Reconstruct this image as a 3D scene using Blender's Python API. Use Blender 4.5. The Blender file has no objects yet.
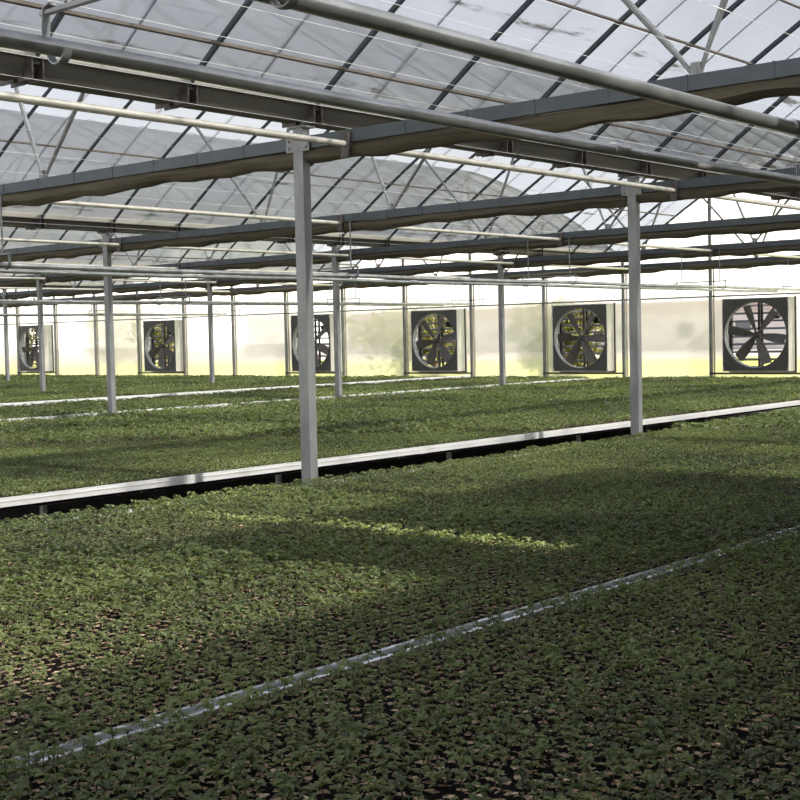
import bpy, math, random
import numpy as np
from mathutils import Matrix, Vector
R = math.radians
rnd = random.Random(7)
COL = bpy.context.scene.collection
sc = bpy.context.scene

# ------------------------------------------------------------------ camera
F_PX, CX, CY, CZ = 1328.8, 7.22, -7.41, 1.068
YAW, PIT, ROL = R(40.285), R(2.747), R(-1.271)
fw = np.array([-math.sin(YAW)*math.cos(PIT), math.cos(YAW)*math.cos(PIT), -math.sin(PIT)])
r0 = np.array([math.cos(YAW), math.sin(YAW), 0.0]); u0 = np.cross(r0, fw)
cr = r0*math.cos(ROL)+u0*math.sin(ROL); cu = -r0*math.sin(ROL)+u0*math.cos(ROL)
CAM = np.array([CX, CY, CZ])
cd = bpy.data.cameras.new('camera'); cam = bpy.data.objects.new('camera', cd); COL.objects.link(cam)
cd.sensor_width = 36; cd.lens = F_PX/800*36; cd.clip_start = 0.05; cd.clip_end = 2000
cam.matrix_world = Matrix(((cr[0], cu[0], -fw[0], CX), (cr[1], cu[1], -fw[1], CY), (cr[2], cu[2], -fw[2], CZ), (0, 0, 0, 1)))
sc.camera = cam

def project(P):
    d = np.asarray(P, float)-CAM; z = d@fw
    zz = np.where(z > 0.05, z, 1e9)
    return 400+F_PX*(d@cr)/zz, 400-F_PX*(d@cu)/zz, z
def in_view(P, m=60):
    x, y, z = project(P)
    return bool(np.any((z > 0.3) & (x > -m) & (x < 800+m) & (y > -m) & (y < 800+m)))

# ------------------------------------------------------------------ materials
def mat(name):
    m = bpy.data.materials.new(name); m.use_nodes = True
    nt = m.node_tree; nt.nodes.clear()
    return m, nt, nt.nodes, nt.links
def N(nt, typ, **kw):
    n = nt.nodes.new(typ)
    for k, v in kw.items():
        if k in n.bl_rna.properties and k not in n.inputs: setattr(n, k, v)
        else: n.inputs[k].default_value = v
    return n
def ramp(nt, fac, stops):
    n = nt.nodes.new('ShaderNodeValToRGB'); e = n.color_ramp.elements
    while len(e) < len(stops): e.new(0.5)
    for i, (p, c) in enumerate(stops):
        e[i].position = p; e[i].color = (*c, 1) if len(c) == 3 else c
    nt.links.new(fac, n.inputs['Fac']); return n.outputs['Color']
def noise(nt, scale, detail=3, stretch=None, rough=.5):
    g = nt.nodes.new('ShaderNodeNewGeometry')
    mp = nt.nodes.new('ShaderNodeMapping'); nt.links.new(g.outputs['Position'], mp.inputs['Vector'])
    if stretch: mp.inputs['Scale'].default_value = stretch
    n = nt.nodes.new('ShaderNodeTexNoise'); n.inputs['Scale'].default_value = scale
    n.inputs['Detail'].default_value = detail; n.inputs['Roughness'].default_value = rough
    nt.links.new(mp.outputs[0], n.inputs['Vector']); return n.outputs['Fac']
def solid(name, c, rough=.5, metal=0., var=.25, scale=6, stretch=None, spec=.5, bump=0):
    m, nt, ns, L = mat(name)
    f = noise(nt, scale, 4, stretch)
    col = ramp(nt, f, [(.3, tuple(x*(1-var) for x in c)), (.7, tuple(min(1, x*(1+var)) for x in c))])
    p = N(nt, 'ShaderNodeBsdfPrincipled', Roughness=rough, Metallic=metal)
    p.inputs['Specular IOR Level'].default_value = spec
    L.new(col, p.inputs['Base Color'])
    if bump:
        b = nt.nodes.new('ShaderNodeBump'); b.inputs['Strength'].default_value = bump; b.inputs['Distance'].default_value = .01
        L.new(f, b.inputs['Height']); L.new(b.outputs[0], p.inputs['Normal'])
    o = nt.nodes.new('ShaderNodeOutputMaterial'); L.new(p.outputs[0], o.inputs['Surface'])
    return m
def netmat():  # for the added unseen cloth that blocks sunlight
    m, nt, ns, L = mat('added_shade_net')
    a = nt.nodes.new('ShaderNodeBsdfTransparent'); a.inputs['Color'].default_value = (.9, .9, .9, 1)
    d = N(nt, 'ShaderNodeBsdfDiffuse'); d.inputs['Color'].default_value = (.10, .09, .06, 1)
    x = nt.nodes.new('ShaderNodeMixShader'); x.inputs[0].default_value = .985; L.new(a.outputs[0], x.inputs[1]); L.new(d.outputs[0], x.inputs[2])
    o = nt.nodes.new('ShaderNodeOutputMaterial'); L.new(x.outputs[0], o.inputs['Surface']); return m
M = {}
M['galv'] = solid('galvanised_steel', (.20, .208, .208), .5, .3, .2, 9, (1, 1, .4))
M['galvlight'] = solid('bright_galvanised_tube', (.60, .575, .50), .38, .45, .12, 7)
M['pipe'] = solid('weathered_pipe', (.42, .43, .42), .30, .75, .28, 5, (1, 1, 1))
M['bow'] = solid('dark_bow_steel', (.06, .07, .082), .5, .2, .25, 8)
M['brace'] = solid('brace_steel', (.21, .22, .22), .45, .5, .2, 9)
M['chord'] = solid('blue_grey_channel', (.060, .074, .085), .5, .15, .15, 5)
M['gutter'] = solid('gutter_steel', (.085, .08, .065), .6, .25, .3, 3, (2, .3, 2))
M['lip'] = solid('film_clip_profile', (.36, .35, .31), .5, .2, .2, 4, (1, .3, 1))
M['bracket'] = solid('dark_bracket', (.07, .06, .055), .55, .4, .3, 30)
M['curtain'] = solid('olive_shade_cloth', (.070, .060, .036), .85, 0, .35, 4, (.35, 5, 9), bump=.6)
M['purlin'] = solid('rusty_purlin', (.12, .105, .09), .6, .3, .35, 5, (1, .4, 1))
M['wire'] = solid('white_wire', (.7, .7, .7), .5, 0, .05)
M['fanplate'] = solid('shaded_fan_plate', (.065, .065, .058), .6, .1, .2, 3)  # shade on the room-facing side is put into this dark colour
M['fanside'] = solid('lit_fan_side_sheet', (.75, .75, .72), .5, .1, .12, 3)  # light on the housing sides is put into this pale colour
M['blade'] = solid('fan_blade', (.12, .11, .10), .45, .3, .2, 8)
M['dark'] = solid('dark_iron', (.05, .048, .045), .5, .3, .2, 8)
M['rail'] = solid('aluminium_rail', (.78, .78, .77), .38, .35, .08, 5, (1, .2, 1))
M['railnear'] = solid('brightened_rail', (.93, .95, .97), .34, .8, .04, 5, (1, .2, 1))  # lighter rail copy, reflected brightness of the near double rail put into the colour
M['benchleg'] = solid('bench_leg', (.3, .3, .29), .5, .3)
M['concrete'] = solid('concrete_floor', (.17, .16, .145), .9, 0, .3, 3)
M['curb'] = solid('pale_concrete', (.70, .68, .58), .8, 0, .15, 2)
M['grass'] = solid('lawn_grass', (.32, .35, .08), .9, 0, .35, .25)
M['gravel'] = solid('gravel', (.33, .30, .30), .9, 0, .15, .3)
M['net'] = netmat()
def sheetmat():
    m, nt, ns, L = mat('white_sheet')
    a = nt.nodes.new('ShaderNodeBsdfTranslucent'); d = nt.nodes.new('ShaderNodeBsdfDiffuse')
    nz = noise(nt, 5, 2, (3, 1, .1)); c = ramp(nt, nz, [(.35, (.82, .82, .80)), (.65, (.98, .98, .97))])
    L.new(c, a.inputs['Color']); L.new(c, d.inputs['Color'])
    x = nt.nodes.new('ShaderNodeMixShader'); x.inputs[0].default_value = .25; L.new(a.outputs[0], x.inputs[1]); L.new(d.outputs[0], x.inputs[2])
    o = nt.nodes.new('ShaderNodeOutputMaterial'); L.new(x.outputs[0], o.inputs['Surface']); return m
M['sheet'] = sheetmat()
M['bark'] = solid('bark', (.12, .09, .06), .9, 0, .3, 9)
M['render'] = solid('pale_render', (.55, .52, .50), .8, 0, .06, 1)
M['rooftile'] = solid('red_roof', (.46, .38, .36), .8, 0, .2, 5)
M['glassdark'] = solid('dark_pane', (.08, .09, .1), .2, 0, .1)

def leafmat(name, dark, light, trans):
    m, nt, ns, L = mat(name)
    big = noise(nt, .55, 2); fine = noise(nt, 23, 2)
    mx = N(nt, 'ShaderNodeMath', operation='ADD'); L.new(big, mx.inputs[0]); L.new(fine, mx.inputs[1])
    hf = N(nt, 'ShaderNodeMath', operation='MULTIPLY'); L.new(mx.outputs[0], hf.inputs[0]); hf.inputs[1].default_value = .5
    col = ramp(nt, hf.outputs[0], [(.36, dark), (.64, light)])
    p = N(nt, 'ShaderNodeBsdfPrincipled', Roughness=.55); p.inputs['Specular IOR Level'].default_value = .3
    t = nt.nodes.new('ShaderNodeBsdfTranslucent'); mix = nt.nodes.new('ShaderNodeMixShader'); mix.inputs[0].default_value = trans
    L.new(col, p.inputs['Base Color'])
    br = N(nt, 'ShaderNodeMixRGB', blend_type='MULTIPLY'); br.inputs[0].default_value = 1; L.new(col, br.inputs[1]); br.inputs[2].default_value = (1.5, 1.7, .7, 1)
    L.new(br.outputs[0], t.inputs['Color'])
    L.new(p.outputs[0], mix.inputs[1]); L.new(t.outputs[0], mix.inputs[2])
    o = nt.nodes.new('ShaderNodeOutputMaterial'); L.new(mix.outputs[0], o.inputs['Surface']); return m
M['leaf'] = leafmat('seedling_leaf', (.055, .072, .042), (.245, .285, .122), .32)
M['cotyledon'] = solid('pale_seed_leaf', (.50, .37, .23), .6, 0, .35, 30)
M['tree'] = leafmat('tree_leaf', (.07, .07, .03), (.26, .23, .11), .3)

# tray: a black plastic tray with tan plugs in a square grid
CELL = .055
def traymat():
    m, nt, ns, L = mat('seedling_tray')
    g = nt.nodes.new('ShaderNodeNewGeometry'); s = nt.nodes.new('ShaderNodeVectorMath'); s.operation = 'SCALE'
    s.inputs['Scale'].default_value = 1/CELL; L.new(g.outputs['Position'], s.inputs[0])
    f = nt.nodes.new('ShaderNodeVectorMath'); f.operation = 'FRACTION'; L.new(s.outputs[0], f.inputs[0])
    sub = nt.nodes.new('ShaderNodeVectorMath'); sub.operation = 'SUBTRACT'; L.new(f.outputs[0], sub.inputs[0]); sub.inputs[1].default_value = (.5, .5, 0)
    mul = nt.nodes.new('ShaderNodeVectorMath'); mul.operation = 'MULTIPLY'; L.new(sub.outputs[0], mul.inputs[0]); mul.inputs[1].default_value = (1, 1, 0)
    ln = nt.nodes.new('ShaderNodeVectorMath'); ln.operation = 'LENGTH'; L.new(mul.outputs[0], ln.inputs[0])
    nz = noise(nt, 60, 2)
    plug = ramp(nt, nz, [(.3, (.12, .075, .045)), (.5, (.48, .33, .21)), (.66, (.92, .70, .50))])
    nb = noise(nt, 45, 2); nm_ = N(nt, 'ShaderNodeMath', operation='MULTIPLY_ADD'); L.new(nb, nm_.inputs[0]); nm_.inputs[1].default_value = -.9; L.new(ln.outputs['Value'], nm_.inputs[2])
    th = N(nt, 'ShaderNodeMath', operation='LESS_THAN'); L.new(nm_.outputs[0], th.inputs[0]); th.inputs[1].default_value = -.20
    mx = nt.nodes.new('ShaderNodeMixRGB'); L.new(th.outputs[0], mx.inputs[0]); mx.inputs[1].default_value = (.007, .005, .005, 1); L.new(plug, mx.inputs[2])
    p = N(nt, 'ShaderNodeBsdfPrincipled', Roughness=.9); p.inputs['Specular IOR Level'].default_value = .1; L.new(mx.outputs[0], p.inputs['Base Color'])
    o = nt.nodes.new('ShaderNodeOutputMaterial'); L.new(p.outputs[0], o.inputs['Surface']); return m
M['tray'] = traymat()

def filmmat(name, clear, tint, white, streak, dirt, blur=0., bmix=.75):
    m, nt, ns, L = mat(name)
    o = nt.nodes.new('ShaderNodeOutputMaterial')
    tr = nt.nodes.new('ShaderNodeBsdfTransparent'); tr.inputs['Color'].default_value = (*tint, 1)
    di = nt.nodes.new('ShaderNodeBsdfDiffuse'); tl = nt.nodes.new('ShaderNodeBsdfTranslucent')
    if dirt:
        dn = noise(nt, 3.2, 7, (2.2, .35, 2.2), .7)
        g = nt.nodes.new('ShaderNodeNewGeometry'); sp = nt.nodes.new('ShaderNodeSeparateXYZ'); L.new(g.outputs['Position'], sp.inputs[0])
        def mth(op, a, b=None, cl=False):
            q = nt.nodes.new('ShaderNodeMath'); q.operation = op; q.use_clamp = cl
            for i_, v_ in enumerate((a, b)):
                if v_ is None: continue
                if isinstance(v_, (int, float)): q.inputs[i_].default_value = v_
                else: L.new(v_, q.inputs[i_])
            return q.outputs[0]
        lx = mth('MULTIPLY', mth('FRACT', mth('DIVIDE', sp.outputs[0], 8.97)), 8.97)
        spk = noise(nt, 9, 6, (3, .6, 3), .75); wob = noise(nt, .9, 2, (.1, 1, .1))
        band = None
        for pos, wd_ in ((1.09, .07), (.30, .05), (2.3, .04)):
            dd = mth('ABSOLUTE', mth('SUBTRACT', mth('ADD', lx, mth('MULTIPLY', wob, .12)), pos+.06))
            bb = mth('SUBTRACT', 1.0, mth('DIVIDE', dd, wd_), True); band = bb if band is None else mth('MAXIMUM', band, bb)
        dn = mth('ADD', dn, mth('MULTIPLY', band, mth('MULTIPLY', spk, .34)))
        cc = ramp(nt, dn, [(.60, (white*.95, white*.98, white*1.06)), (.68, (white*.7, white*.68, white*.66)), (.76, (.16, .14, .12))])
        L.new(cc, di.inputs['Color']); L.new(cc, tl.inputs['Color'])
    else:
        for b in (di, tl): b.inputs['Color'].default_value = (white, white, white*.97, 1)
    a = nt.nodes.new('ShaderNodeMixShader'); a.inputs[0].default_value = .6; L.new(di.outputs[0], a.inputs[1]); L.new(tl.outputs[0], a.inputs[2])
    f = noise(nt, 1.1, 4, streak, .6)
    rr = nt.nodes.new('ShaderNodeMapRange'); rr.inputs['From Min'].default_value = .35; rr.inputs['From Max'].default_value = .75
    rr.inputs['To Min'].default_value = 1-clear; rr.inputs['To Max'].default_value = min(1, (1-clear)*1.3); L.new(f, rr.inputs['Value'])
    fac = rr.outputs[0]
    if dirt:
        dm = nt.nodes.new('ShaderNodeMapRange'); dm.inputs['From Min'].default_value = .64; dm.inputs['From Max'].default_value = .74
        dm.inputs['To Min'].default_value = 0; dm.inputs['To Max'].default_value = .5; L.new(dn, dm.inputs['Value'])
        ad = N(nt, 'ShaderNodeMath', operation='ADD', use_clamp=True); L.new(fac, ad.inputs[0]); L.new(dm.outputs[0], ad.inputs[1]); fac = ad.outputs[0]
    mix = nt.nodes.new('ShaderNodeMixShader'); L.new(fac, mix.inputs[0])
    if blur:
        rf = nt.nodes.new('ShaderNodeBsdfRefraction'); rf.inputs['IOR'].default_value = 1.12; rf.inputs['Roughness'].default_value = blur
        rf.inputs['Color'].default_value = (*tint, 1)
        m2 = nt.nodes.new('ShaderNodeMixShader'); m2.inputs[0].default_value = bmix
        L.new(tr.outputs[0], m2.inputs[1]); L.new(rf.outputs[0], m2.inputs[2]); L.new(m2.outputs[0], mix.inputs[1])
    else: L.new(tr.outputs[0], mix.inputs[1])
    L.new(a.outputs[0], mix.inputs[2]); L.new(mix.outputs[0], o.inputs['Surface'])
    return m
M['roof'] = filmmat('roof_film', .64, (.90, .935, 1.0), .39, (2.5, .5, 2.5), True, .30, .52)
M['wallfilm'] = filmmat('wall_film', .62, (1.0, .955, .93), .97, (.6, 1, 1.2), False, .17, .80)

# ------------------------------------------------------------------ mesh builder
class MB:
    def __init__(s): s.v = []; s.f = []; s.mi = []
    def add(s, vs, fs, mi=0):
        b = len(s.v); s.v += [tuple(map(float, q)) for q in vs]; s.f += [tuple(b+i for i in f) for f in fs]; s.mi += [mi]*len(fs); return s
    def box(s, x0, x1, y0, y1, z0, z1, mi=0):
        return s.add([(x0,y0,z0),(x1,y0,z0),(x1,y1,z0),(x0,y1,z0),(x0,y0,z1),(x1,y0,z1),(x1,y1,z1),(x0,y1,z1)],
                     [(3,2,1,0),(4,5,6,7),(0,1,5,4),(1,2,6,5),(2,3,7,6),(3,0,4,7)], mi)
    def tube(s, pts, r, n=8, mi=0, flat=None):
        pts = [Vector(p) for p in pts]; rings = []
        up = None
        for i, p in enumerate(pts):
            t = (pts[min(i+1, len(pts)-1)]-pts[max(i-1, 0)]).normalized()
            if up is None: up = Vector((0, 0, 1)) if abs(t.z) < .9 else Vector((1, 0, 0))
            a = t.cross(up).normalized(); b = a.cross(t).normalized(); up = b
            rr = r[i] if isinstance(r, (list, tuple)) else r
            ring = []
            for k in range(n):
                th = 2*math.pi*(k+.5)/n
                fa, fb = (rr, rr) if flat is None else flat
                ring.append(p+a*math.cos(th)*fa+b*math.sin(th)*fb)
            rings.append(ring)
        vs = [q for ring in rings for q in ring]; fs = []
        for i in range(len(rings)-1):
            for k in range(n):
                k2 = (k+1) % n; fs.append((i*n+k, i*n+k2, (i+1)*n+k2, (i+1)*n+k))
        fs.append(tuple(range(n-1, -1, -1))); fs.append(tuple((len(rings)-1)*n+k for k in range(n)))
        return s.add(vs, fs, mi)
    def extrude_y(s, prof, y0, y1, mi=0):
        n = len(prof); vs = [(x, y0, z) for x, z in prof]+[(x, y1, z) for x, z in prof]
        fs = [(i, (i+1) % n, n+(i+1) % n, n+i) for i in range(n)]+[tuple(range(n-1, -1, -1)), tuple(range(n, 2*n))]
        return s.add(vs, fs, mi)
    def build(s, name, mats, parent=None, smooth=False, loc=None):
        me = bpy.data.meshes.new(name); me.from_pydata(s.v, [], s.f)
        for m in (mats if isinstance(mats, (list, tuple)) else [mats]): me.materials.append(m)
        if any(s.mi): me.polygons.foreach_set('material_index', s.mi)
        if smooth: me.polygons.foreach_set('use_smooth', [True]*len(me.polygons))
        me.update()
        if smooth: me.set_sharp_from_angle(angle=R(40))
        o = bpy.data.objects.new(name, me); COL.objects.link(o)
        if parent: o.parent = parent
        if loc is not None: o.location = loc
        return o
def tag(o, label, cat=None, group=None, kind=None):
    if label: o['label'] = label
    if cat: o['category'] = cat
    if group: o['group'] = group
    if kind: o['kind'] = kind
    return o
def empty(name, loc=(0, 0, 0)):
    o = bpy.data.objects.new(name, None); o.empty_display_size = .1; COL.objects.link(o); o.location = loc; return o
def kids(o, pool=None): return [c for c in bpy.data.objects if c.parent == o]
def tree_of(o): return (o, [tree_of(c) for c in kids(o)])
def copy_tree(t, parent=None):
    c = t[0].copy(); COL.objects.link(c); c.parent = parent
    for k in t[1]: copy_tree(k, c)
    return c
def struct(o): o['kind'] = 'structure'; return o
ORD = ['first', 'second', 'third', 'fourth', 'fifth', 'sixth', 'seventh', 'eighth', 'ninth', 'tenth', 'eleventh', 'twelfth',
       'thirteenth', 'fourteenth', 'fifteenth', 'sixteenth', 'seventeenth', 'eighteenth', 'nineteenth', 'twentieth', 'twenty-first', 'twenty-second', 'twenty-third', 'twenty-fourth', 'twenty-fifth', 'twenty-sixth']
SPAN = {0: 'near roof span', 1: 'second roof span', 2: 'third roof span', 3: 'fourth roof span', 4: 'fifth roof span', 5: 'sixth roof span'}

# ------------------------------------------------------------------ dimensions
W, BAY, YW = 8.97, 5.0, 20.0
ZC0, ZC1 = 2.52, 2.615            # truss bottom chord
FLOOR = -.75
def G(k): return -W*k             # gutter line k (k = 0 is the one with the two close posts)
def arch(l):
    l = l if l < W/2 else W-l
    return 2.72+.78*l-.05*l*l
XL, XR, YN = G(5), W, -12.0
SPANS = range(0, 5)               # span k lies between gutter k and gutter k-1: x = G(k)..G(k)+W

# ------------------------------------------------------------------ setting
struct(MB().box(XL-.3, XR+.3, YN, YW+.2, FLOOR-.1, FLOOR).build('floor', M['concrete']))
ax = [W*i/28 for i in range(29)]
for k in range(0, 6):
    b = MB(); vs = []; fs = []
    ys = [YN, -1.14, -1.0, 4, YW]
    for y in ys:
        for l in ax: vs.append((G(k)+l, y, arch(l)+.035+(.006*math.sin(l*9+y))))
    n = len(ax)
    for j in range(len(ys)-1):
        for i in range(n-1):
            if k == 0 and ys[j] == -1.14 and 6.4 < ax[i] < 8.4: continue      # slot added out of view so a sun streak reaches the bed
            fs.append((j*n+i, j*n+i+1, (j+1)*n+i+1, (j+1)*n+i))
    b.add(vs, fs); o = struct(b.build('ceiling', M['roof'], smooth=True))
# fan positions along the end wall (centre x), measured from the photo
FANS = [-5.57, -10.06, -14.52, -18.99, -25.6, -32.50]
FW2, FZ0, FZ1 = .77, .13, 1.73
b = MB(); zs = [-.75, -.12, FZ0, FZ1, 2.6]
xs = sorted({XL, XR} | {c+s*FW2 for c in FANS for s in (-1, 1)})
for i in range(len(xs)-1):
    hole = any(abs((xs[i]+xs[i+1])/2-c) < .1 for c in FANS)
    for j in range(1, len(zs)-1):
        if hole and j == 2: continue
        b.add([(xs[i], YW, zs[j]), (xs[i+1], YW, zs[j]), (xs[i+1], YW, zs[j+1]), (xs[i], YW, zs[j+1])], [(0, 1, 2, 3)])
for k in range(0, 6):
    for i in range(len(ax)-1):
        a, c = ax[i], ax[i+1]
        b.add([(G(k)+a, YW, 2.6), (G(k)+c, YW, 2.6), (G(k)+c, YW, arch(c)+.03), (G(k)+a, YW, arch(a)+.03)], [(0, 1, 2, 3)])
struct(b.build('wall_back', M['wallfilm']))
struct(MB().box(XL, XR, YW-.06, YW+.12, FLOOR, -.12).build('trim_1', M['curb']))
struct(MB().add([(XL, YN, FLOOR), (XL, YW, FLOOR), (XL, YW, 2.75), (XL, YN, 2.75)], [(0, 1, 2, 3)]).build('wall_left', M['wallfilm']))
struct(MB().add([(XR, YN, FLOOR), (XR, YW, FLOOR), (XR, YW, 2.75), (XR, YN, 2.75)], [(0, 1, 2, 3)]).build('wall_right', M['wallfilm']))

# ------------------------------------------------------------------ gutters
LINE = ['gutter line nearest the camera', 'second gutter line', 'third gutter line', 'fourth gutter line', 'fifth gutter line', 'sixth gutter line']
for k in range(0, 5):
    t = empty('gutter', (G(k), 0, .035))
    tag(t, ['dark steel roof gutter above the two large near posts', 'dark steel gutter over the second row of posts',
            'roof gutter over the third row of posts', 'distant roof gutter over the fourth row of posts',
            'farthest thin roof gutter, above the small fourth and fifth fans'][k] if k < 4 else 'faint roof gutter beyond the fourth row of posts', 'gutter')
    P = [(-.17, 2.87), (-.17, 2.85), (-.10, 2.69), (.10, 2.69), (.17, 2.85), (.17, 2.87), (.16, 2.87), (.09, 2.70), (-.09, 2.70), (-.16, 2.87)]
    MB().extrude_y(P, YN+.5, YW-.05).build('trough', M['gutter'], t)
    for s in (-1, 1):
        MB().extrude_y([(s*.172, 2.80), (s*.19, 2.80), (s*.20, 2.875), (s*.172, 2.875)], YN+.5, YW-.05).build('lip_strip', M['lip'], t)

# ------------------------------------------------------------------ bows
def make_bow():
    t = empty('roof_bow')
    ls = [.12+(W-.24)*i/30 for i in range(31)]
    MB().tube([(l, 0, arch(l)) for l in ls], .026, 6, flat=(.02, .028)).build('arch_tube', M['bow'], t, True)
    for s, x in ((1, .10), (-1, W-.10)):
        b = MB()
        for y in (-.045, .035): b.box(x-.06, x+.09, y, y+.01, 2.70, 2.84)
        for dx, dz in ((-.03, .03), (.05, .09)):
            b.box(x+dx-.012, x+dx+.012, -.06, .06, 2.72+dz-.012, 2.72+dz+.012)
        b.build('foot_bracket', M['bracket'], t)
    return t
bowT = None; ycount = [-5+1.25*i for i in range(21)]
for k in SPANS:
    n = 0
    for y in ycount:
        pts = np.array([(G(k)+l, y, arch(l)) for l in np.linspace(.1, W-.1, 40)])
        if not in_view(pts, 20): continue
        if y < -2.6 and k > 0: continue
        if bowT is None: first = make_bow(); bowT = tree_of(first); o = first
        else: o = copy_tree(bowT)
        o.location = (G(k), y, 0); n += 1
        tag(o, f'dark curved roof bow, {ORD[n-1]} from the camera end, {SPAN[k]}', 'roof bow', f'dark curved bows of the {SPAN[k]}')
bpy.context.view_layer.update()

# ------------------------------------------------------------------ purlins and hold-down cords
for k in range(0, 4):
    for nm, l, r, lab in (('purlin', .49, .017, 'rusty longitudinal purlin just above the gutter'), ('purlin', 1.37, .014, 'thin purlin a third of the way up the arch'),
                     ('purlin', 2.0, .013, 'thin purlin halfway up the arch'), ('purlin', W/2, .02, 'ridge purlin'), ('purlin', W-2.0, .013, 'thin purlin halfway up the far slope'), ('purlin', W-.49, .017, 'purlin near the lower edge of the far slope')):
        pts = np.array([(G(k)+l, y, arch(l)) for y in np.linspace(-7, YW, 60)])
        if not in_view(pts, 10): continue
        o = MB().tube([(0, -7, 0), (0, YW-.02, 0)], r, 6).build(nm, M['purlin'], None, True, (G(k)+l, 0, arch(l)-.03))
        tag(o, f'{lab} of the {SPAN[k]}', 'purlin')
cordT = None
for k in range(0, 3):
    n = 0
    for y in [v+.62 for v in ycount[:-1]]:
        pts = np.array([(G(k)+l, y, arch(l)) for l in np.linspace(.1, W/2, 20)])
        if not in_view(pts, 0) or (k > 0 and y < -2): continue
        if cordT is None: cordT = o = MB().tube([(l, 0, arch(l)+.06) for l in ax], .007, 4).build('hold_down_cord', M['bow'])
        else: o = cordT.copy(); COL.objects.link(o)
        o.location = (G(k), y, 0); n += 1
        tag(o, f'thin cord over the film, {ORD[n-1]} from the camera end, {SPAN[k]}', 'cord', f'thin cords over the {SPAN[k]}')

# ------------------------------------------------------------------ trusses and folded curtains
def make_truss():
    t = empty('roof_truss')
    b = MB().box(.06, W-.06, -.022, .022, ZC0, ZC1)
    x = .5
    while x < W-.3:
        b.box(x-.007, x+.007, -.026, .026, ZC0-.004, ZC1+.004); x += .56
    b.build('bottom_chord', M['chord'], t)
    def web(x0, x1, z1, m='brace'):
        x0b, x1b = x0, x1
        MB().tube([(x0b, 0, ZC1-.02), (x0b+(x1b-x0b)*.08, 0, ZC1+(z1-ZC1)*.08), (x0b+(x1b-x0b)*.12, 0, ZC1+(z1-ZC1)*.12), (x1b, 0, z1)],
                  [.014, .016, .021, .021], 8).build('web_bar', M[m], t, True)
    for s in (0, 1):
        X = (lambda v: v) if s == 0 else (lambda v: W-v)
        web(X(3.35), X(2.02), arch(2.02)); web(X(3.37), X(4.42), arch(4.42)-.12)
        MB().box(X(3.36)-.03, X(3.36)+.03, -.03, .03, ZC1-.005, ZC1+.07).build('joint_plate', M['brace'], t)
    return t
def curtain_mesh(seed, dy=.0):
    rr = random.Random(seed); b = MB(); rings = []; n = 60
    ph = [rr.uniform(0, 6.28) for _ in range(8)]
    for i in range(n+1):
        x = .02+(W-.04)*i/n
        sag = .010*math.sin(x*2.1+ph[0])+.012*math.sin(x*5.3+ph[1])+.008*math.sin(x*11.3+ph[2])
        ring = []
        for j in range(14):
            th = 2*math.pi*j/14
            w = .095+.012*math.sin(x*3.1+ph[3])+.010*math.sin(5*th+x*1.3+ph[4])
            h = .066+sag*.5+.008*math.sin(4*th+x*2.2+ph[5])
            ring.append((x, .075+w*math.cos(th), 2.472-sag*.5+h*math.sin(th)))
        rings.append(ring)
    vs = [p for r_ in rings for p in r_]; fs = []
    for i in range(n):
        for j in range(14):
            j2 = (j+1) % 14; fs.append((i*14+j, i*14+j2, (i+1)*14+j2, (i+1)*14+j))
    fs += [tuple(range(13, -1, -1)), tuple(n*14+j for j in range(14))]
    return b.add(vs, fs)
trussT = None; curtT = []
POSN = {-5: 'above the camera', 0: 'level with the tallest post', 5: 'level with the second large post', 10: 'two bays before the fans', 15: 'one bay before the fans', 20: 'against the fan wall'}
for k in SPANS:
    for y in (-5, 0, 5, 10, 15, 20):
        pts = np.array([(G(k)+l, y, 2.55) for l in np.linspace(0, W, 40)])
        if not in_view(pts, 10) and not (k == 0 and y == -5): continue
        yy = y if y < 20 else YW-.13
        if not (k == 0 and y == -5):
            if len(curtT) < 3:
                o = curtain_mesh(11+len(curtT)).build('folded_shade_curtain', M['curtain'], None, True); curtT.append(o)
            else: o = curtT[rnd.randrange(3)].copy(); COL.objects.link(o)
            o.location = (G(k), yy if y < 20 else yy-.10, 0)
            tag(o, f'olive folded shade curtain {POSN[y]}, {SPAN[k]}', 'shade curtain')
        if trussT is None: o = make_truss(); trussT = tree_of(o)
        else: o = copy_tree(trussT)
        o.location = (G(k), yy-(.17 if y == -5 else 0), 0)
        tag(o, f'lattice truss with blue grey beam {POSN[y]}, {SPAN[k]}', 'roof truss')

# added unseen cloth sheets: shade the near bed, slot lets a sun streak through
t = empty('added_shade_cloth', (7, 0, 2.5)); tag(t, 'unseen dark cloth added beside and above the camera to shade the near bed', 'shade cloth')
def cloth(nm, x0, x1, y0, y1, z0, z1):
    b = MB().box(x0-7, x1-7, y0, y1, z0-2.5, z1-2.5); return b.build(nm, M['net'], t)
cloth('added_side_cloth', 8.90, 8.905, YN+.3, 19, FLOOR, 2.60)
cloth('added_overhead_cloth', 6.9, 8.9, YN+.3, 19, 2.63, 2.634)
cloth('added_overhead_cloth', 4.95, 6.9, -2.3, -1.36, 2.63, 2.634)
cloth('added_overhead_cloth', 4.95, 6.9, -1.22, 2.2, 2.63, 2.634)
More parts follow.
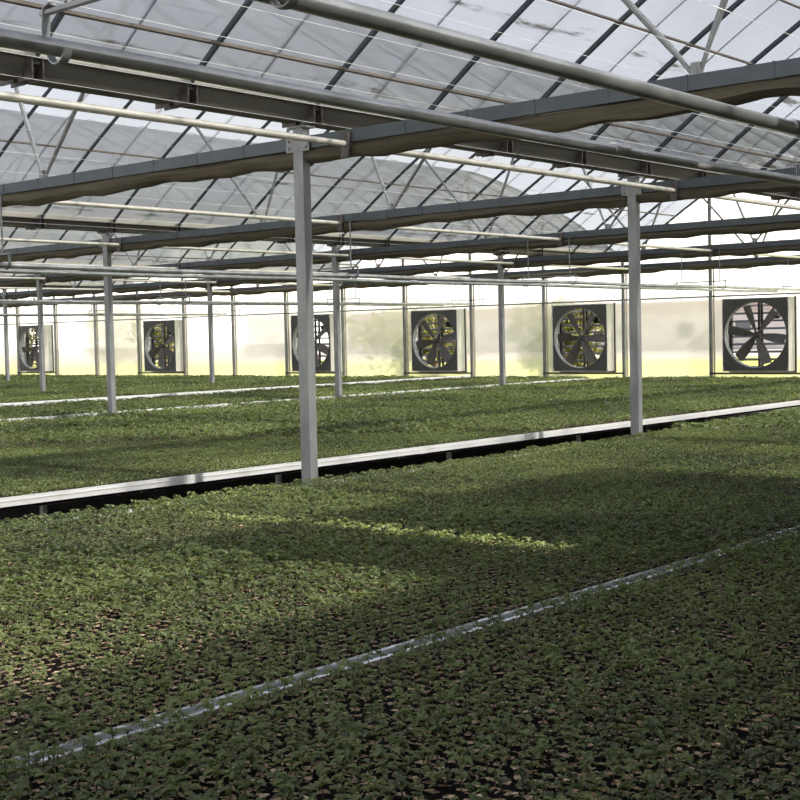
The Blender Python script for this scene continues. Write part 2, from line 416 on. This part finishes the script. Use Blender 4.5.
# ------------------------------------------------------------------ posts
def make_post():
    t = empty('steel_post')
    MB().box(-.05, .05, -.04, .04, FLOOR, 2.70).build('shaft', M['galv'], t)
    b = MB().box(-.12, .12, -.046, -.041, 2.50, 2.62)
    for x in (-.09, .09):
        for z in (2.53, 2.585): b.tube([(x, -.044, z), (x, -.058, z)], .011, 6)
    b.box(-.09, .09, -.06, .06, 2.68, 2.695)
    b.build('head_plate', M['galv'], t)
    MB().box(-.1, .1, -.1, .1, FLOOR, FLOOR+.012).build('base_plate', M['galv'], t)
    return t
postT = None
plab = {(0, 0): 'tallest square steel post, nearest the camera, between near and middle seedling beds',
        (0, 5): 'second large square steel post, at the bed edge in front of the two largest fans',
        (1, 5): 'slim steel post of the second row nearest the camera, before the fifth fan',
        (1, 10): 'second row steel post standing just beyond the tallest post',
        (1, 15): 'second row steel post in front of the wall between second and third fans',
        (2, 10): 'third row steel post nearest the camera, beside the sixth fan',
        (2, 15): 'third row steel post between the fifth and fourth fans',
        (3, 15): 'fourth row steel post, thin, at the picture edge before the sixth fan'}
for (k, y), lab in plab.items():
    if postT is None: o = make_post(); postT = tree_of(o)
    else: o = copy_tree(postT)
    o.location = (G(k), y, 0); tag(o, lab, 'post')

# ------------------------------------------------------------------ curtain drive tubes (bright) with bearing plates
i = 0
dl = ['bright curtain drive tube high above the camera', 'bright curtain drive tube passing the head of the tallest post',
      'bright curtain drive tube in the middle of the second roof span', 'bright curtain drive tube beside the second row of posts',
      'bright curtain drive tube in the middle of the third roof span', 'bright curtain drive tube beside the third row of posts',
      'bright curtain drive tube in the middle of the fourth roof span']
for X in (.42+W/2, .50, .30-W/2, .35-W, .25-1.5*W, .3-2*W, .3-2.5*W):
    t = empty('curtain_drive_tube', (X, 0, 2.505)); tag(t, dl[i], 'tube'); i += 1
    MB().tube([(0, -6.5, 0), (0, YW-.5, 0)], .024, 10).build('tube', M['galvlight'], t, True)
    for y in (0, 5, 10, 15):
        if not in_view([(X, y, 2.5)], 20): continue
        MB().box(-.035, .035, y-.06, y-.025, -.10, .09).build('bearing_plate', M['bracket'], t)
# ------------------------------------------------------------------ heating pipes and hangers
PZ = {0: 1.885, 1: 1.84, 2: 1.84, 3: 1.84}
pl = {0: ('thick galvanised pipe overhead, the lower of the pair close to the camera', 'thick galvanised pipe overhead, the upper of the pair close to the camera'),
      1: ('galvanised pipe of the second hanging pair, on the side towards the camera', 'galvanised pipe of the second hanging pair, on the side away from the camera'),
      2: ('thin pipe of the third hanging pair, camera side', 'thin pipe of the third hanging pair, far side'),
      3: ('faint pipe of the fourth hanging pair, camera side', 'faint pipe of the fourth hanging pair, far side')}
for k in range(4):
    for j, X in enumerate((G(k)+4.12, G(k)+4.95)):
        zz = PZ[k]
        t = empty('heating_pipe', (X, 0, zz))
        tag(t, pl[k][j if k == 0 else 1-j], 'pipe', 'pairs of pipes hung from the trusses')
        b = MB(); pts = []
        for q in range(53):
            y = -6.8+q*.5; s = .012*math.sin(math.pi*((y+5) % 5)/5)
            pts.append((0, min(y, YW-.4), -s))
        b.tube(pts, .0245 if j == 0 else .0265, 12).build('pipe', M['pipe'], t, True)
        for y in ((-2.2, 2.9) if k == 0 else (1.1, 7.2, 13.3)):
            MB().tube([(0, y-.06, -.006), (0, y+.06, -.006)], .030, 12).build('coupling', M['pipe'], t, True)
def make_hanger(pz):
    t = empty('pipe_hanger')
    for x in (4.17, 4.94): MB().tube([(x, 0, pz+.10), (x, 0, ZC0)], .009, 6).build('rod', M['brace'], t)
    MB().tube([(4.04, 0, pz+.105), (5.07, 0, pz+.105)], .010, 6).build('crossbar', M['brace'], t)
    for s, x in ((-1, 4.12), (1, 4.99)):
        pts = [(x+s*.03, .0, pz+.125), (x+s*.058, 0, pz+.115), (x+s*.064, 0, pz+.06), (x+s*.062, 0, pz)]
        for a in range(0, 181, 22):
            th = math.radians(a); pts.append((x+s*(.006+.040*math.cos(th)), 0, pz-.006-.038*math.sin(th)))
        MB().tube(pts, .01, 8, flat=(.015, .005)).build('hook', M['brace'], t, True)
    return t
hT = {}; 
for k in range(4):
    for y in (-5, 0, 5, 10, 15, 20):
        if not in_view([(G(k)+4.1, y, PZ[k]), (G(k)+4.9, y, PZ[k]), (G(k)+4.1, y, 2.4)], 25): continue
        if PZ[k] not in hT: o = make_hanger(PZ[k]); hT[PZ[k]] = tree_of(o)
        else: o = copy_tree(hT[PZ[k]])
        o.location = (G(k), (y if y < 20 else YW-.35)-(.03 if y < 20 else 0)-(.14 if (k == 0 and y == -5) else .12 if k == 0 else 0), 0)
        tag(o, f'two-rod pipe hanger {POSN[y]}, {SPAN[k]}', 'pipe hanger', 'hangers that carry the pairs of pipes')
# ------------------------------------------------------------------ curtain support wires
wT = None
for k in range(0, 3):
    n = 0
    for j in range(1, 17, 1 if k == 0 else 2):
        x = G(k)+j*W/17
        if not in_view(np.array([(x, y, 2.62) for y in np.linspace(-5, YW, 60)]), 0): continue
        if wT is None: o = wT = MB().tube([(0, -5, 0), (0, YW-.1, 0)], .0013, 4).build('support_wire', M['wire'])
        else: o = wT.copy(); COL.objects.link(o)
        o.location = (x, 0, ZC1+.004); n += 1
        tag(o, f'fine white wire, {ORD[n-1]} from the farther gutter, {SPAN[k]}', 'wire', f'fine white wires across the trusses, {SPAN[k]}')

# ------------------------------------------------------------------ wall uprights and rails
n = 0
for j in range(0, 16):
    x = -4.5-2.245*j+.0
    on_gut = (j % 4 == 2)
    l = (x-G(5)) % W; top = 2.7 if on_gut else arch(l)
    t = empty('wall_upright', (x, YW-.09, 0)); n += 1
    tag(t, f'galvanised wall upright, {ORD[n-1]} counted from the right side of the largest fan', 'wall upright', 'uprights of the fan wall')
    MB().box(-.03, .03, -.03, .03, .0 if False else FLOOR, top).build('square_tube', M['galv'], t)
    MB().box(.045, .065, .03, .08, FLOOR, min(top, 2.6)).build('film_profile', M['lip'], t)
o = MB().tube([(XL, YW-.14, 1.80), (-3.0, YW-.14, 1.80)], .018, 6).build('wall_rail', M['galv']); tag(o, 'long horizontal rail running along the tops of the fans', 'wall rail')
for c in FANS:
    j = min(range(16), key=lambda q: abs(-4.5-2.245*q-(c+1.0)))
    x1 = -4.5-2.245*j
    o = MB().box(x1-2.26, x1, YW-.16, YW-.10, .06, .10).build('fan_sill_bar', M['dark'])
    tag(o, f'dark sill bar under the {ORD[FANS.index(c)]} fan counted from the largest', 'sill bar', 'sill bars beneath the fans')

# ------------------------------------------------------------------ exhaust fans
def make_fan():
    t = empty('exhaust_fan'); cz = (FZ0+FZ1)/2; h = FW2; v = (FZ1-FZ0)/2; rad = .715; D = .34
    # front plate: square with round hole
    b = MB(); n = 48; out = []; inn = []
    for i in range(n):
        th = 2*math.pi*(i+.5)/n; c, s = math.cos(th), math.sin(th)
        kq = min(h/abs(c) if abs(c) > 1e-6 else 9, v/abs(s) if abs(s) > 1e-6 else 9)
        out.append((c*kq, s*kq)); inn.append((c*rad, s*rad))
    for y0, y1 in ((-D, -D+.012),):
        vs = [(x, y0, cz+z) for x, z in out]+[(x, y0, cz+z) for x, z in inn]+[(x, y1, cz+z) for x, z in out]+[(x, y1, cz+z) for x, z in inn]
        fs = []
        for i in range(n):
            j = (i+1) % n
            fs += [(i, j, n+j, n+i), (2*n+j, 2*n+i, 3*n+i, 3*n+j)]
        b.add(vs, fs)
    for sx in (-1, 1):
        for sz in (-1, 1): b.add([(sx*h, -D, cz+sz*v), (sx*h*.9, -D, cz+sz*v), (sx*h, -D, cz+sz*v*.9)], [(0, 1, 2)])
    b.build('front_plate', M['fanplate'], t)
    b = MB()
    b.box(-h, -h+.015, -D, 0, FZ0, FZ1); b.box(h-.015, h, -D, 0, FZ0, FZ1); b.box(-h, h, -D, 0, FZ1-.015, FZ1); b.box(-h, h, -D, 0, FZ0, FZ0+.015)
    b.build('housing', M['fanside'], t)
    b = MB()
    for (x0, x1, z0, z1) in ((h, h+.028, FZ0-.03, FZ1+.02), (-h, h, FZ0-.03, FZ0)):
        b.box(x0, x1, -.03, .03, z0, z1)
    b.build('wall_flange', M['dark'], t)
    b = MB(); vs = []; fs = []
    for i in range(n):
        th = 2*math.pi*i/n
        for rr, y in ((rad+.004, -D-.01), (rad, -D+.02), (rad-.012, -D+.10)): vs.append((rr*math.cos(th), y, cz+rr*math.sin(th)))
    for i in range(n):
        j = (i+1) % n
        for q in (0, 1): fs.append((i*3+q, j*3+q, j*3+q+1, i*3+q+1))
    b.add(vs, fs); b.build('venturi_ring', M['fanside'], t, True)
    hub = MB().tube([(0, -D+.04, 0), (0, -D+.05, 0), (0, -D+.14, 0), (0, -D+.15, 0)], [.04, .07, .07, .04], 16).build('hub', M['dark'], t, True, (0, 0, cz))
    bl = MB(); segs = 10; vs = []; fs = []
    for i in range(segs+1):
        u = i/segs; r_ = .07+u*.60; wd = .046+.074*math.sin(min(1, u*1.25)*math.pi*.5)-.012*u*u; pit = R(42-22*u)
        for s in (-1, 0, 1):
            a = s*wd; cam_ = .016*(1-s*s)
            vs.append((r_+(.012*s), a*math.sin(pit)*.9-cam_, a*math.cos(pit)))
    for i in range(segs):
        for q in (0, 1): fs.append((i*3+q, i*3+q+1, (i+1)*3+q+1, (i+1)*3+q))
    nv = len(vs); vs2 = [(x, y+.006, z) for x, y, z in vs]
    fs2 = [tuple(nv+i for i in reversed(f)) for f in fs]
    edge = [3*i for i in range(segs+1)]+[3*segs+1]+[3*i+2 for i in range(segs, -1, -1)]+[1]
    fs3 = [(edge[i], edge[(i+1) % len(edge)], nv+edge[(i+1) % len(edge)], nv+edge[i]) for i in range(len(edge))]
    bl.add(vs+vs2, fs+fs2+fs3)
    first = None
    for i in range(6):
        if first is None: o = first = bl.build('blade', M['blade'], hub, True)
        else: o = first.copy(); COL.objects.link(o); o.parent = hub
        o.location = (0, -D+.09, 0); o.rotation_euler = (0, -R(50+60*i), 0)
    MB().box(-.025, .025, -D+.2, -D+.24, FZ0+.02, FZ1-.02).build('support_strut', M['dark'], t)
    b = MB().tube([(.34, -D+.18, cz+.42), (.34, -D+.40, cz+.42)], .085, 12); b.tube([(.34, -D+.10, cz+.42), (.34, -D+.18, cz+.42)], .03, 8)
    b.build('motor', M['dark'], t, True)
    MB().tube([(.02, -D+.13, cz+.05), (.32, -D+.13, cz+.44)], .008, 4).tube([(.05, -D+.13, cz+.02), (.37, -D+.13, cz+.40)], .008, 4).build('drive_belt', M['dark'], t)
    b = MB(); z = FZ0+.06
    while z < FZ1-.04:
        b.add([(-h+.06, -.02, z), (h-.06, -.02, z), (h-.06, .16, z+.035), (-h+.06, .16, z+.035), (-h+.06, -.02, z+.012), (h-.06, -.02, z+.012), (h-.06, .16, z+.047), (-h+.06, .16, z+.047)],
              [(0, 1, 2, 3), (7, 6, 5, 4), (0, 4, 5, 1), (2, 6, 7, 3), (1, 5, 6, 2), (3, 7, 4, 0)]); z += .17
    b.box(-h+.015, -h+.07, -.03, .05, FZ0+.02, FZ1-.02); b.box(h-.07, h-.015, -.03, .05, FZ0+.02, FZ1-.02)
    b.box(-.02, .02, .0, .05, FZ0, FZ1)
    b.build('shutter', M['dark'], t)
    return t
fl = ['large exhaust fan nearest the camera, with light grey slats behind its six blades',
      'exhaust fan just past the second large post, foliage seen through its slats',
      'exhaust fan third in line, foliage behind it, between two slim uprights',
      'exhaust fan half hidden behind the tallest post',
      'exhaust fan fifth in line, mostly dark, beyond the long gap in the row',
      'smallest and farthest exhaust fan, partly hidden by a slim post']
fanT = None
for i, c in enumerate(FANS):
    if fanT is None: o = make_fan(); fanT = tree_of(o)
    else: o = copy_tree(fanT)
    o.location = (c, YW, 0); tag(o, fl[i], 'fan', 'exhaust fans along the end wall')
    h_ = [c_ for c_ in kids(o) if c_.name.startswith('hub')][0]
    h_.rotation_euler = (0, R([0, -9, -20, 12, 25, -14][i]), 0)

# ------------------------------------------------------------------ benches
BENCH = [('near', 4.165, 8.75, -9.0, 19.3), ('mid', .06, 4.110, -9.0, 19.3), ('wide', -8.86, -1.12, -5.0, 19.3), ('third', -12.85, -9.6, 0, 19.3), ('fourth', -17.8, -13.1, 2, 19.3), ('fifth', -26.7, -18.3, 3, 19.3), ('sixth', -38, -27.3, 6, 19.3)]
blab = ['growing bench on the camera side of the double white rail, ribbed with seedling trays', 'growing bench between the double white rail and the two large posts',
        'broad growing bench beyond the two large posts, with long white side rail', 'narrow growing bench beyond the second row of posts', 'growing bench beyond the bright far rail',
        'distant growing bench along the third row of posts', 'farthest growing bench near the smallest fan']
ZT = -.075   # tray top
for (nm, x0, x1, y0, y1), lab in zip(BENCH, blab):
    t = empty('growing_bench', ((x0+x1)/2, (y0+y1)/2, FLOOR)); ox, oy = (x0+x1)/2, (y0+y1)/2
    tag(t, lab, 'bench')
    def put(b, name, m): o = b.build(name, m, t); o.location = (-ox, -oy, -FLOOR); return o
    put(MB().box(x0+.03, x1-.03, y0, y1, ZT-.05, ZT), 'tray_bed', M['tray'])
    for x, s in ((x0, 1), (x1, -1)):
        rz = {'fourth': .05, 'third': -.006}.get(nm, -.03) if s < 0 else -.058
        if nm in ('near', 'mid'): rz = -.055
        b = MB(); a, c = sorted((x, x+s*.022))
        b.box(a, c, y0, y1, rz-.068, rz); xx = x-s*.006; a, c = sorted((xx, x))
        b.box(a, c, y0, y1, rz-.03, rz-.022)
        y = y0+1.7
        while y < y1:
            a2, c2 = sorted((x-s*.004, x)); b.box(a2, c2, y, y+.12, rz-.07, rz-.002); y += 3.0
        put(b, 'side_rail', M['railnear'] if (nm == 'near' and s > 0) or (nm == 'mid' and s < 0) else M['rail'])
    if nm in ('near', 'mid', 'wide'):
        for x in (x0+.25, x1-.25):
            y = y0+1
            while y < y1:
                if in_view([(x, y, -.15), (x, y, -.4)], 80):
                    put(MB().box(x-.02, x+.02, y-.02, y+.02, FLOOR, ZT-.05), 'bench_leg', M['benchleg'])
                y += 2.5

# ------------------------------------------------------------------ seedlings
def leaf(vs, fs, mi, m, az, base, length, width, pitch, droop, lobes):
    """a folded leaf blade: midrib with side points"""
    ca, sa = math.cos(az), math.sin(az)
    def P(u, w, lift=0):
        # u along, w across
        xx = u*length*math.cos(pitch); zz = u*length*math.sin(pitch)-droop*u*u*length+lift
        return (base[0]+ca*xx-sa*w, base[1]+sa*xx+ca*w, base[2]+zz)
    prof = [(0, 0), (.22, .42), (.38, .34), (.52, .5), (.68, .30), (.80, .30), (1, 0)] if lobes == 2 else ([(0, 0), (.35, .5), (.7, .38), (1, 0)] if lobes else [(0, 0), (.5, .5), (1, 0)])
    mid = []; a = []; c = []
    b0 = len(vs)
    for u, w in prof:
        mid.append(len(vs)); vs.append(P(u, 0))
        if w > 0:
            a.append(len(vs)); vs.append(P(u+(.06 if lobes else 0), w*width, width*.22)); c.append(len(vs)); vs.append(P(u+(.06 if lobes else 0), -w*width, width*.22))
        else: a.append(mid[-1]); c.append(mid[-1])
    for i in range(len(prof)-1):
        for side, flip in ((a, 0), (c, 1)):
            q = [mid[i], mid[i+1], side[i+1], side[i]]
            q = list(dict.fromkeys(q))
            if flip: q = q[::-1]
            if len(q) > 2:
                for k in range(1, len(q)-1): fs.append((q[0], q[k], q[k+1])); mi.append(m)
def template(lod, seed):
    r = random.Random(seed); vs, fs, mi = [], [], []
    H = .050 if lod < 2 else .075
    z0 = ZT
    if lod < 2:   # stem
        w = .0016
        b = len(vs); lx, ly = r.uniform(-.006, .006), r.uniform(-.006, .006)
        vs += [(-w, 0, z0), (w, 0, z0), (0, w*1.7, z0), (lx-w, ly, z0+H), (lx+w, ly, z0+H), (lx, ly+w*1.7, z0+H)]
        for q in ((0, 1, 4), (0, 4, 3), (1, 2, 5), (1, 5, 4), (2, 0, 3), (2, 3, 5)): fs.append(tuple(b+i for i in q)); mi.append(0)
    else: lx = ly = 0
    az0 = r.uniform(0, 6.28)
    nl = {0: 7, 1: 5, 2: 5}[lod]
    for i in range(nl):
        ln = r.uniform(.017, .034)*(1 if lod < 2 else 2.5); 
        leaf(vs, fs, mi, 0, az0+i*2*math.pi/nl+r.uniform(-.4, .4), (lx, ly, z0+H*(r.uniform(.62, 1.02))), ln, ln*r.uniform(.62, .8), r.uniform(.05, .6), r.uniform(.15, .7), {0: 2, 1: 1, 2: 0}[lod])
    if lod == 0:
        for i in range(3):
            leaf(vs, fs, mi, 1, az0+.7+i*2.1, (lx*.5, ly*.5, z0+H*.34), .024, .009, .25, .2, 1)
    return np.array(vs, np.float32), np.array(fs, np.int32), np.array(mi, np.int32)
TPL = {l: [template(l, 100*l+s) for s in range(8)] for l in (0, 1, 2)}
rng = np.random.default_rng(5)
def vnoise(x, y, s, seed):
    """smooth value noise for patchy stands"""
    g = np.random.default_rng(seed).random((64, 64)); x = x/s+1000; y = y/s+1000
    xi, yi = np.floor(x).astype(int), np.floor(y).astype(int); fx, fy = x-xi, y-yi; fx = fx*fx*(3-2*fx); fy = fy*fy*(3-2*fy)
    a = g[xi % 64, yi % 64]; b = g[(xi+1) % 64, yi % 64]; c = g[xi % 64, (yi+1) % 64]; d = g[(xi+1) % 64, (yi+1) % 64]
    return (a*(1-fx)+b*fx)*(1-fy)+(c*(1-fx)+d*fx)*fy
def bed_points(x0, x1, y0, y1):
    out = []
    for lod, cell, d0, d1 in ((0, CELL, 0, 7.2), (1, CELL, 7.2, 15), (2, CELL*2, 15, 60)):
        xs_ = np.arange(math.floor(x0/cell), math.ceil(x1/cell))*cell+cell/2; ys_ = np.arange(math.floor(y0/cell), math.ceil(y1/cell))*cell+cell/2
        X, Y = np.meshgrid(xs_, ys_); X, Y = X.ravel(), Y.ravel()
        lo = -.19 if abs(x0-.06) < .001 else (.0 if x0 > 4 else -.005); m = (X > x0+lo) & (X < x1-(.055 if abs(x1+1.12) < .001 else -.005))
        m &= ~((np.abs(X) < .075) & (np.abs(Y/5-np.round(Y/5))*5 < .065))
        X, Y = X[m], Y[m]; d = np.hypot(X-CX, Y-CY)
        px, py, z = project(np.stack([X, Y, np.zeros_like(X)], 1))
        m = (d >= d0) & (d < d1) & (z > .5) & (px > -260) & (px < 1060) & (py < 1020)
        X, Y = X[m], Y[m]; d = d[m]; px, py = px[m], py[m]
        # stand density: sparse in places close by, dense beyond
        nz = vnoise(X, Y, 1.1, 3)*.6+vnoise(X, Y, .35, 4)*.4
        wfar = np.clip((d-5.2)/1.6, 0, 1); dens = (.77+.5*(nz-.4))*(1-wfar)+.985*wfar
        keep = rng.random(len(X)) < dens
        X, Y, d, nz, px, py = X[keep], Y[keep], d[keep], nz[keep], px[keep], py[keep]
        X = X+rng.normal(0, cell*.12, len(X)); Y = Y+rng.normal(0, cell*.12, len(X))
        sc_ = (.70+.40*nz)*rng.uniform(.8, 1.25, len(X))*(1+.30*np.clip((d-5.2)/2, 0, 1))*np.where((X < .03) & (x0 == .06), 1.25, 1.0)
        big = rng.random(len(X)) < .012; sc_ = np.where(big & (lod == 0), sc_*1.35, sc_)
        out.append((lod, X, Y, sc_, d, px, py))
    return out
def merged(pts):
    V, Fc, MI, off = [], [], [], 0
    for lod, X, Y, S, d, px, py in pts:
        if len(X) == 0: continue
        which = rng.integers(0, 8, len(X)); ang = rng.uniform(0, 6.28, len(X))
        tx, ty = rng.normal(0, .12, len(X)), rng.normal(0, .12, len(X))
        for w in range(8):
            s = which == w
            if not s.any(): continue
            v, f, mi = TPL[lod][w]; n = int(s.sum())
            ca, sa = np.cos(ang[s])[:, None], np.sin(ang[s])[:, None]; sc_ = S[s][:, None]
            x = v[None, :, 0]*sc_; y = v[None, :, 1]*sc_; z = (v[None, :, 2]-ZT)*sc_
            xx = x*ca-y*sa+z*tx[s][:, None]; yy = x*sa+y*ca+z*ty[s][:, None]
            P = np.stack([xx+X[s][:, None], yy+Y[s][:, None], z+ZT], 2).reshape(-1, 3)
            V.append(P.astype(np.float32))
            Fc.append((f[None]+(np.arange(n)*len(v))[:, None, None]+off).reshape(-1, 3)); MI.append(np.tile(mi, n)); off += n*len(v)
    return np.concatenate(V), np.concatenate(Fc), np.concatenate(MI)
def tri_mesh(name, V, Fc, MI, mats):
    me = bpy.data.meshes.new(name); me.vertices.add(len(V)); me.vertices.foreach_set('co', V.ravel())
    me.loops.add(len(Fc)*3); me.loops.foreach_set('vertex_index', Fc.ravel().astype(np.int32))
    me.polygons.add(len(Fc)); me.polygons.foreach_set('loop_start', (np.arange(len(Fc))*3).astype(np.int32))
    for m in mats: me.materials.append(m)
    me.polygons.foreach_set('material_index', MI.astype(np.int32)); me.update(calc_edges=True); me.validate()
    return me
slab = ['mass of dark green seedlings between camera and double white rail', 'mass of seedlings from the double white rail to the two large posts',
        'dense light green seedlings on the broad bench beyond the large posts', 'strip of seedlings beyond the second row of posts',
        'strip of seedlings beyond the bright far rail', 'distant green seedlings along the third row of posts', 'farthest green seedlings below the smallest fan']
indiv = []
for bi, ((nm, x0, x1, y0, y1), lab) in enumerate(zip(BENCH, slab)):
    ov = .05
    pts = bed_points(x0-(.0 if nm in ('near',) else 0), x1+(.0), y0, y1)
    if nm == 'near':
        lod, X, Y, S, d, px, py = pts[0]
        ok = (px > 10) & (px < 790) & (py > 600) & (py < 795)
        idx = np.where(ok)[0]; idx = idx[np.argsort(d[idx])][:300]
        indiv = [(X[i], Y[i], S[i]) for i in idx]
        mk = np.ones(len(X), bool); mk[idx] = False
        pts[0] = (lod, X[mk], Y[mk], S[mk], d[mk], px[mk], py[mk])
    me = tri_mesh('seedlings', *merged(pts), [M['leaf'], M['cotyledon']])
    o = bpy.data.objects.new('seedlings', me); COL.objects.link(o); tag(o, lab, 'seedlings', None, 'stuff')
sme = []
for v, f, mi in TPL[0]:
    sme.append(tri_mesh('seedling', v-np.array([0, 0, ZT], np.float32), f, mi, [M['leaf'], M['cotyledon']]))
for X, Y, S in indiv:
    o = bpy.data.objects.new('seedling', sme[rnd.randrange(8)]); COL.objects.link(o)
    o.location = (X, Y, ZT); o.scale = (S, S, S); o.rotation_euler = (0, 0, rnd.uniform(0, 6.28))
    tag(o, 'single lobed green seedling at the camera end of the nearest bench', 'seedling', 'single seedlings at the camera end of the nearest bench')

# ------------------------------------------------------------------ outdoors
o = MB().box(-260, 200, YW+.15, 73, FLOOR-.3, FLOOR).build('lawn', M['grass']); tag(o, 'sunny yellow green lawn beyond the fan wall', 'grass', None, 'stuff')
o = MB().box(-360, 300, 73, 420, FLOOR-.3, FLOOR-.01).build('gravel_yard', M['gravel']); tag(o, 'pale grey gravel yard beyond the lawn', 'gravel', None, 'stuff')
def tree(x, y, h, w, seed, lab):
    t = empty('tree', (x, y, FLOOR)); tag(t, lab, 'tree', 'trees outside behind the fan wall'); r = random.Random(seed)
    MB().tube([(0, 0, 0), (.1, 0, h*.3), (-.05, .1, h*.7)], [w*.06, w*.045, w*.02], 8).build('trunk', M['bark'], t, True)
    V = []; Fc = []
    blobs = [(r.gauss(0, w*.22), r.gauss(0, w*.22), h*r.uniform(.22, .85), w*r.uniform(.2, .34)) for _ in range(12)]
    for _ in range(2600):
        bx, by, bz, br = r.choice(blobs); d = Vector((r.gauss(0, 1), r.gauss(0, 1), r.gauss(0, 1))).normalized()*br*r.uniform(.55, 1.05)
        c = Vector((bx, by, bz))+d; s = r.uniform(.08, .16)
        a = Vector((r.gauss(0, 1), r.gauss(0, 1), r.gauss(0, 1))).normalized(); q = a.cross(Vector((r.gauss(0, 1), r.gauss(0, 1), r.gauss(0, 1)))).normalized()
        n0 = len(V); V += [c-a*s, c+q*s*.45, c+a*s, c-q*s*.45]; Fc.append((n0, n0+1, n0+2, n0+3))
    b = MB(); b.add(V, Fc); b.build('crown', M['tree'], t)
tree(-17.4, 30.5, 3.0, 2.3, 1, 'yellow green bushy tree seen through the second fan')
tree(-24.0, 31.5, 3.2, 3.2, 2, 'bushy tree seen through the third fan')
tree(-41.5, 33, 3.6, 4.0, 4, 'tree seen through the fifth fan')
tree(-52, 32, 3.4, 4.0, 5, 'tree seen through the sixth fan')
t = empty('outbuilding', (-62, 104, FLOOR)); tag(t, 'pale low outbuilding beyond the lawn and yard, glimpsed through the wall film', 'building')
MB().box(-30, 22, -3, 3, 0, 3.4).build('wall', M['render'], t)
MB().extrude_y([(-30.4, 3.4), (22.4, 3.4), (21, 4.4), (-29, 4.4)], -3.4, 3.4).build('roof', M['rooftile'], t)
for i in range(9): MB().box(-27+i*5.4, -25.6+i*5.4, -3.04, -3.0, 1.2, 2.4).build('window', M['glassdark'], t)

# ------------------------------------------------------------------ world, sun
w = bpy.data.worlds.new('world'); sc.world = w; w.use_nodes = True; nt = w.node_tree; nt.nodes.clear(); L = nt.links
tc = nt.nodes.new('ShaderNodeTexCoord'); sep = nt.nodes.new('ShaderNodeSeparateXYZ'); L.new(tc.outputs['Generated'], sep.inputs[0])
base = ramp(nt, sep.outputs['Z'], [(0.0, (3.3, 3.15, 2.9)), (.10, (2.6, 2.6, 2.6)), (.30, (1.0, 1.05, 1.18)), (.55, (.34, .38, .50)), (1, (.30, .35, .48))])
cn = nt.nodes.new('ShaderNodeTexNoise'); cn.inputs['Scale'].default_value = 2.2; cn.inputs['Detail'].default_value = 5
L.new(tc.outputs['Generated'], cn.inputs['Vector'])
mr = nt.nodes.new('ShaderNodeMapRange'); mr.inputs['From Min'].default_value = .35; mr.inputs['From Max'].default_value = .7; mr.inputs['To Min'].default_value = .88; mr.inputs['To Max'].default_value = 1.15
L.new(cn.outputs['Fac'], mr.inputs['Value'])
mu = nt.nodes.new('ShaderNodeVectorMath'); mu.operation = 'SCALE'; L.new(base, mu.inputs[0]); L.new(mr.outputs[0], mu.inputs['Scale'])
bg = nt.nodes.new('ShaderNodeBackground'); L.new(mu.outputs[0], bg.inputs['Color']); bg.inputs['Strength'].default_value = 1.0
wo = nt.nodes.new('ShaderNodeOutputWorld'); L.new(bg.outputs[0], wo.inputs['Surface'])
sd = bpy.data.lights.new('sun', 'SUN'); sd.energy = 16; sd.angle = R(1.2); sd.color = (1, .93, .80)
so = bpy.data.objects.new('sun', sd); COL.objects.link(so)
SAZ, SEL = R(8), R(38)    # azimuth from +X towards +Y
dv = Vector((math.cos(SAZ)*math.cos(SEL), math.sin(SAZ)*math.cos(SEL), math.sin(SEL)))
so.rotation_euler = dv.to_track_quat('Z', 'Y').to_euler()

sc.view_settings.view_transform = 'Standard'; sc.view_settings.look = 'None'; sc.view_settings.gamma = 1; sc.view_settings.exposure = 0
sc.view_settings.use_curve_mapping = False
sc.render.engine = 'CYCLES'
sc.cycles.transparent_max_bounces = 24; sc.cycles.max_bounces = 8; sc.cycles.use_denoising = True
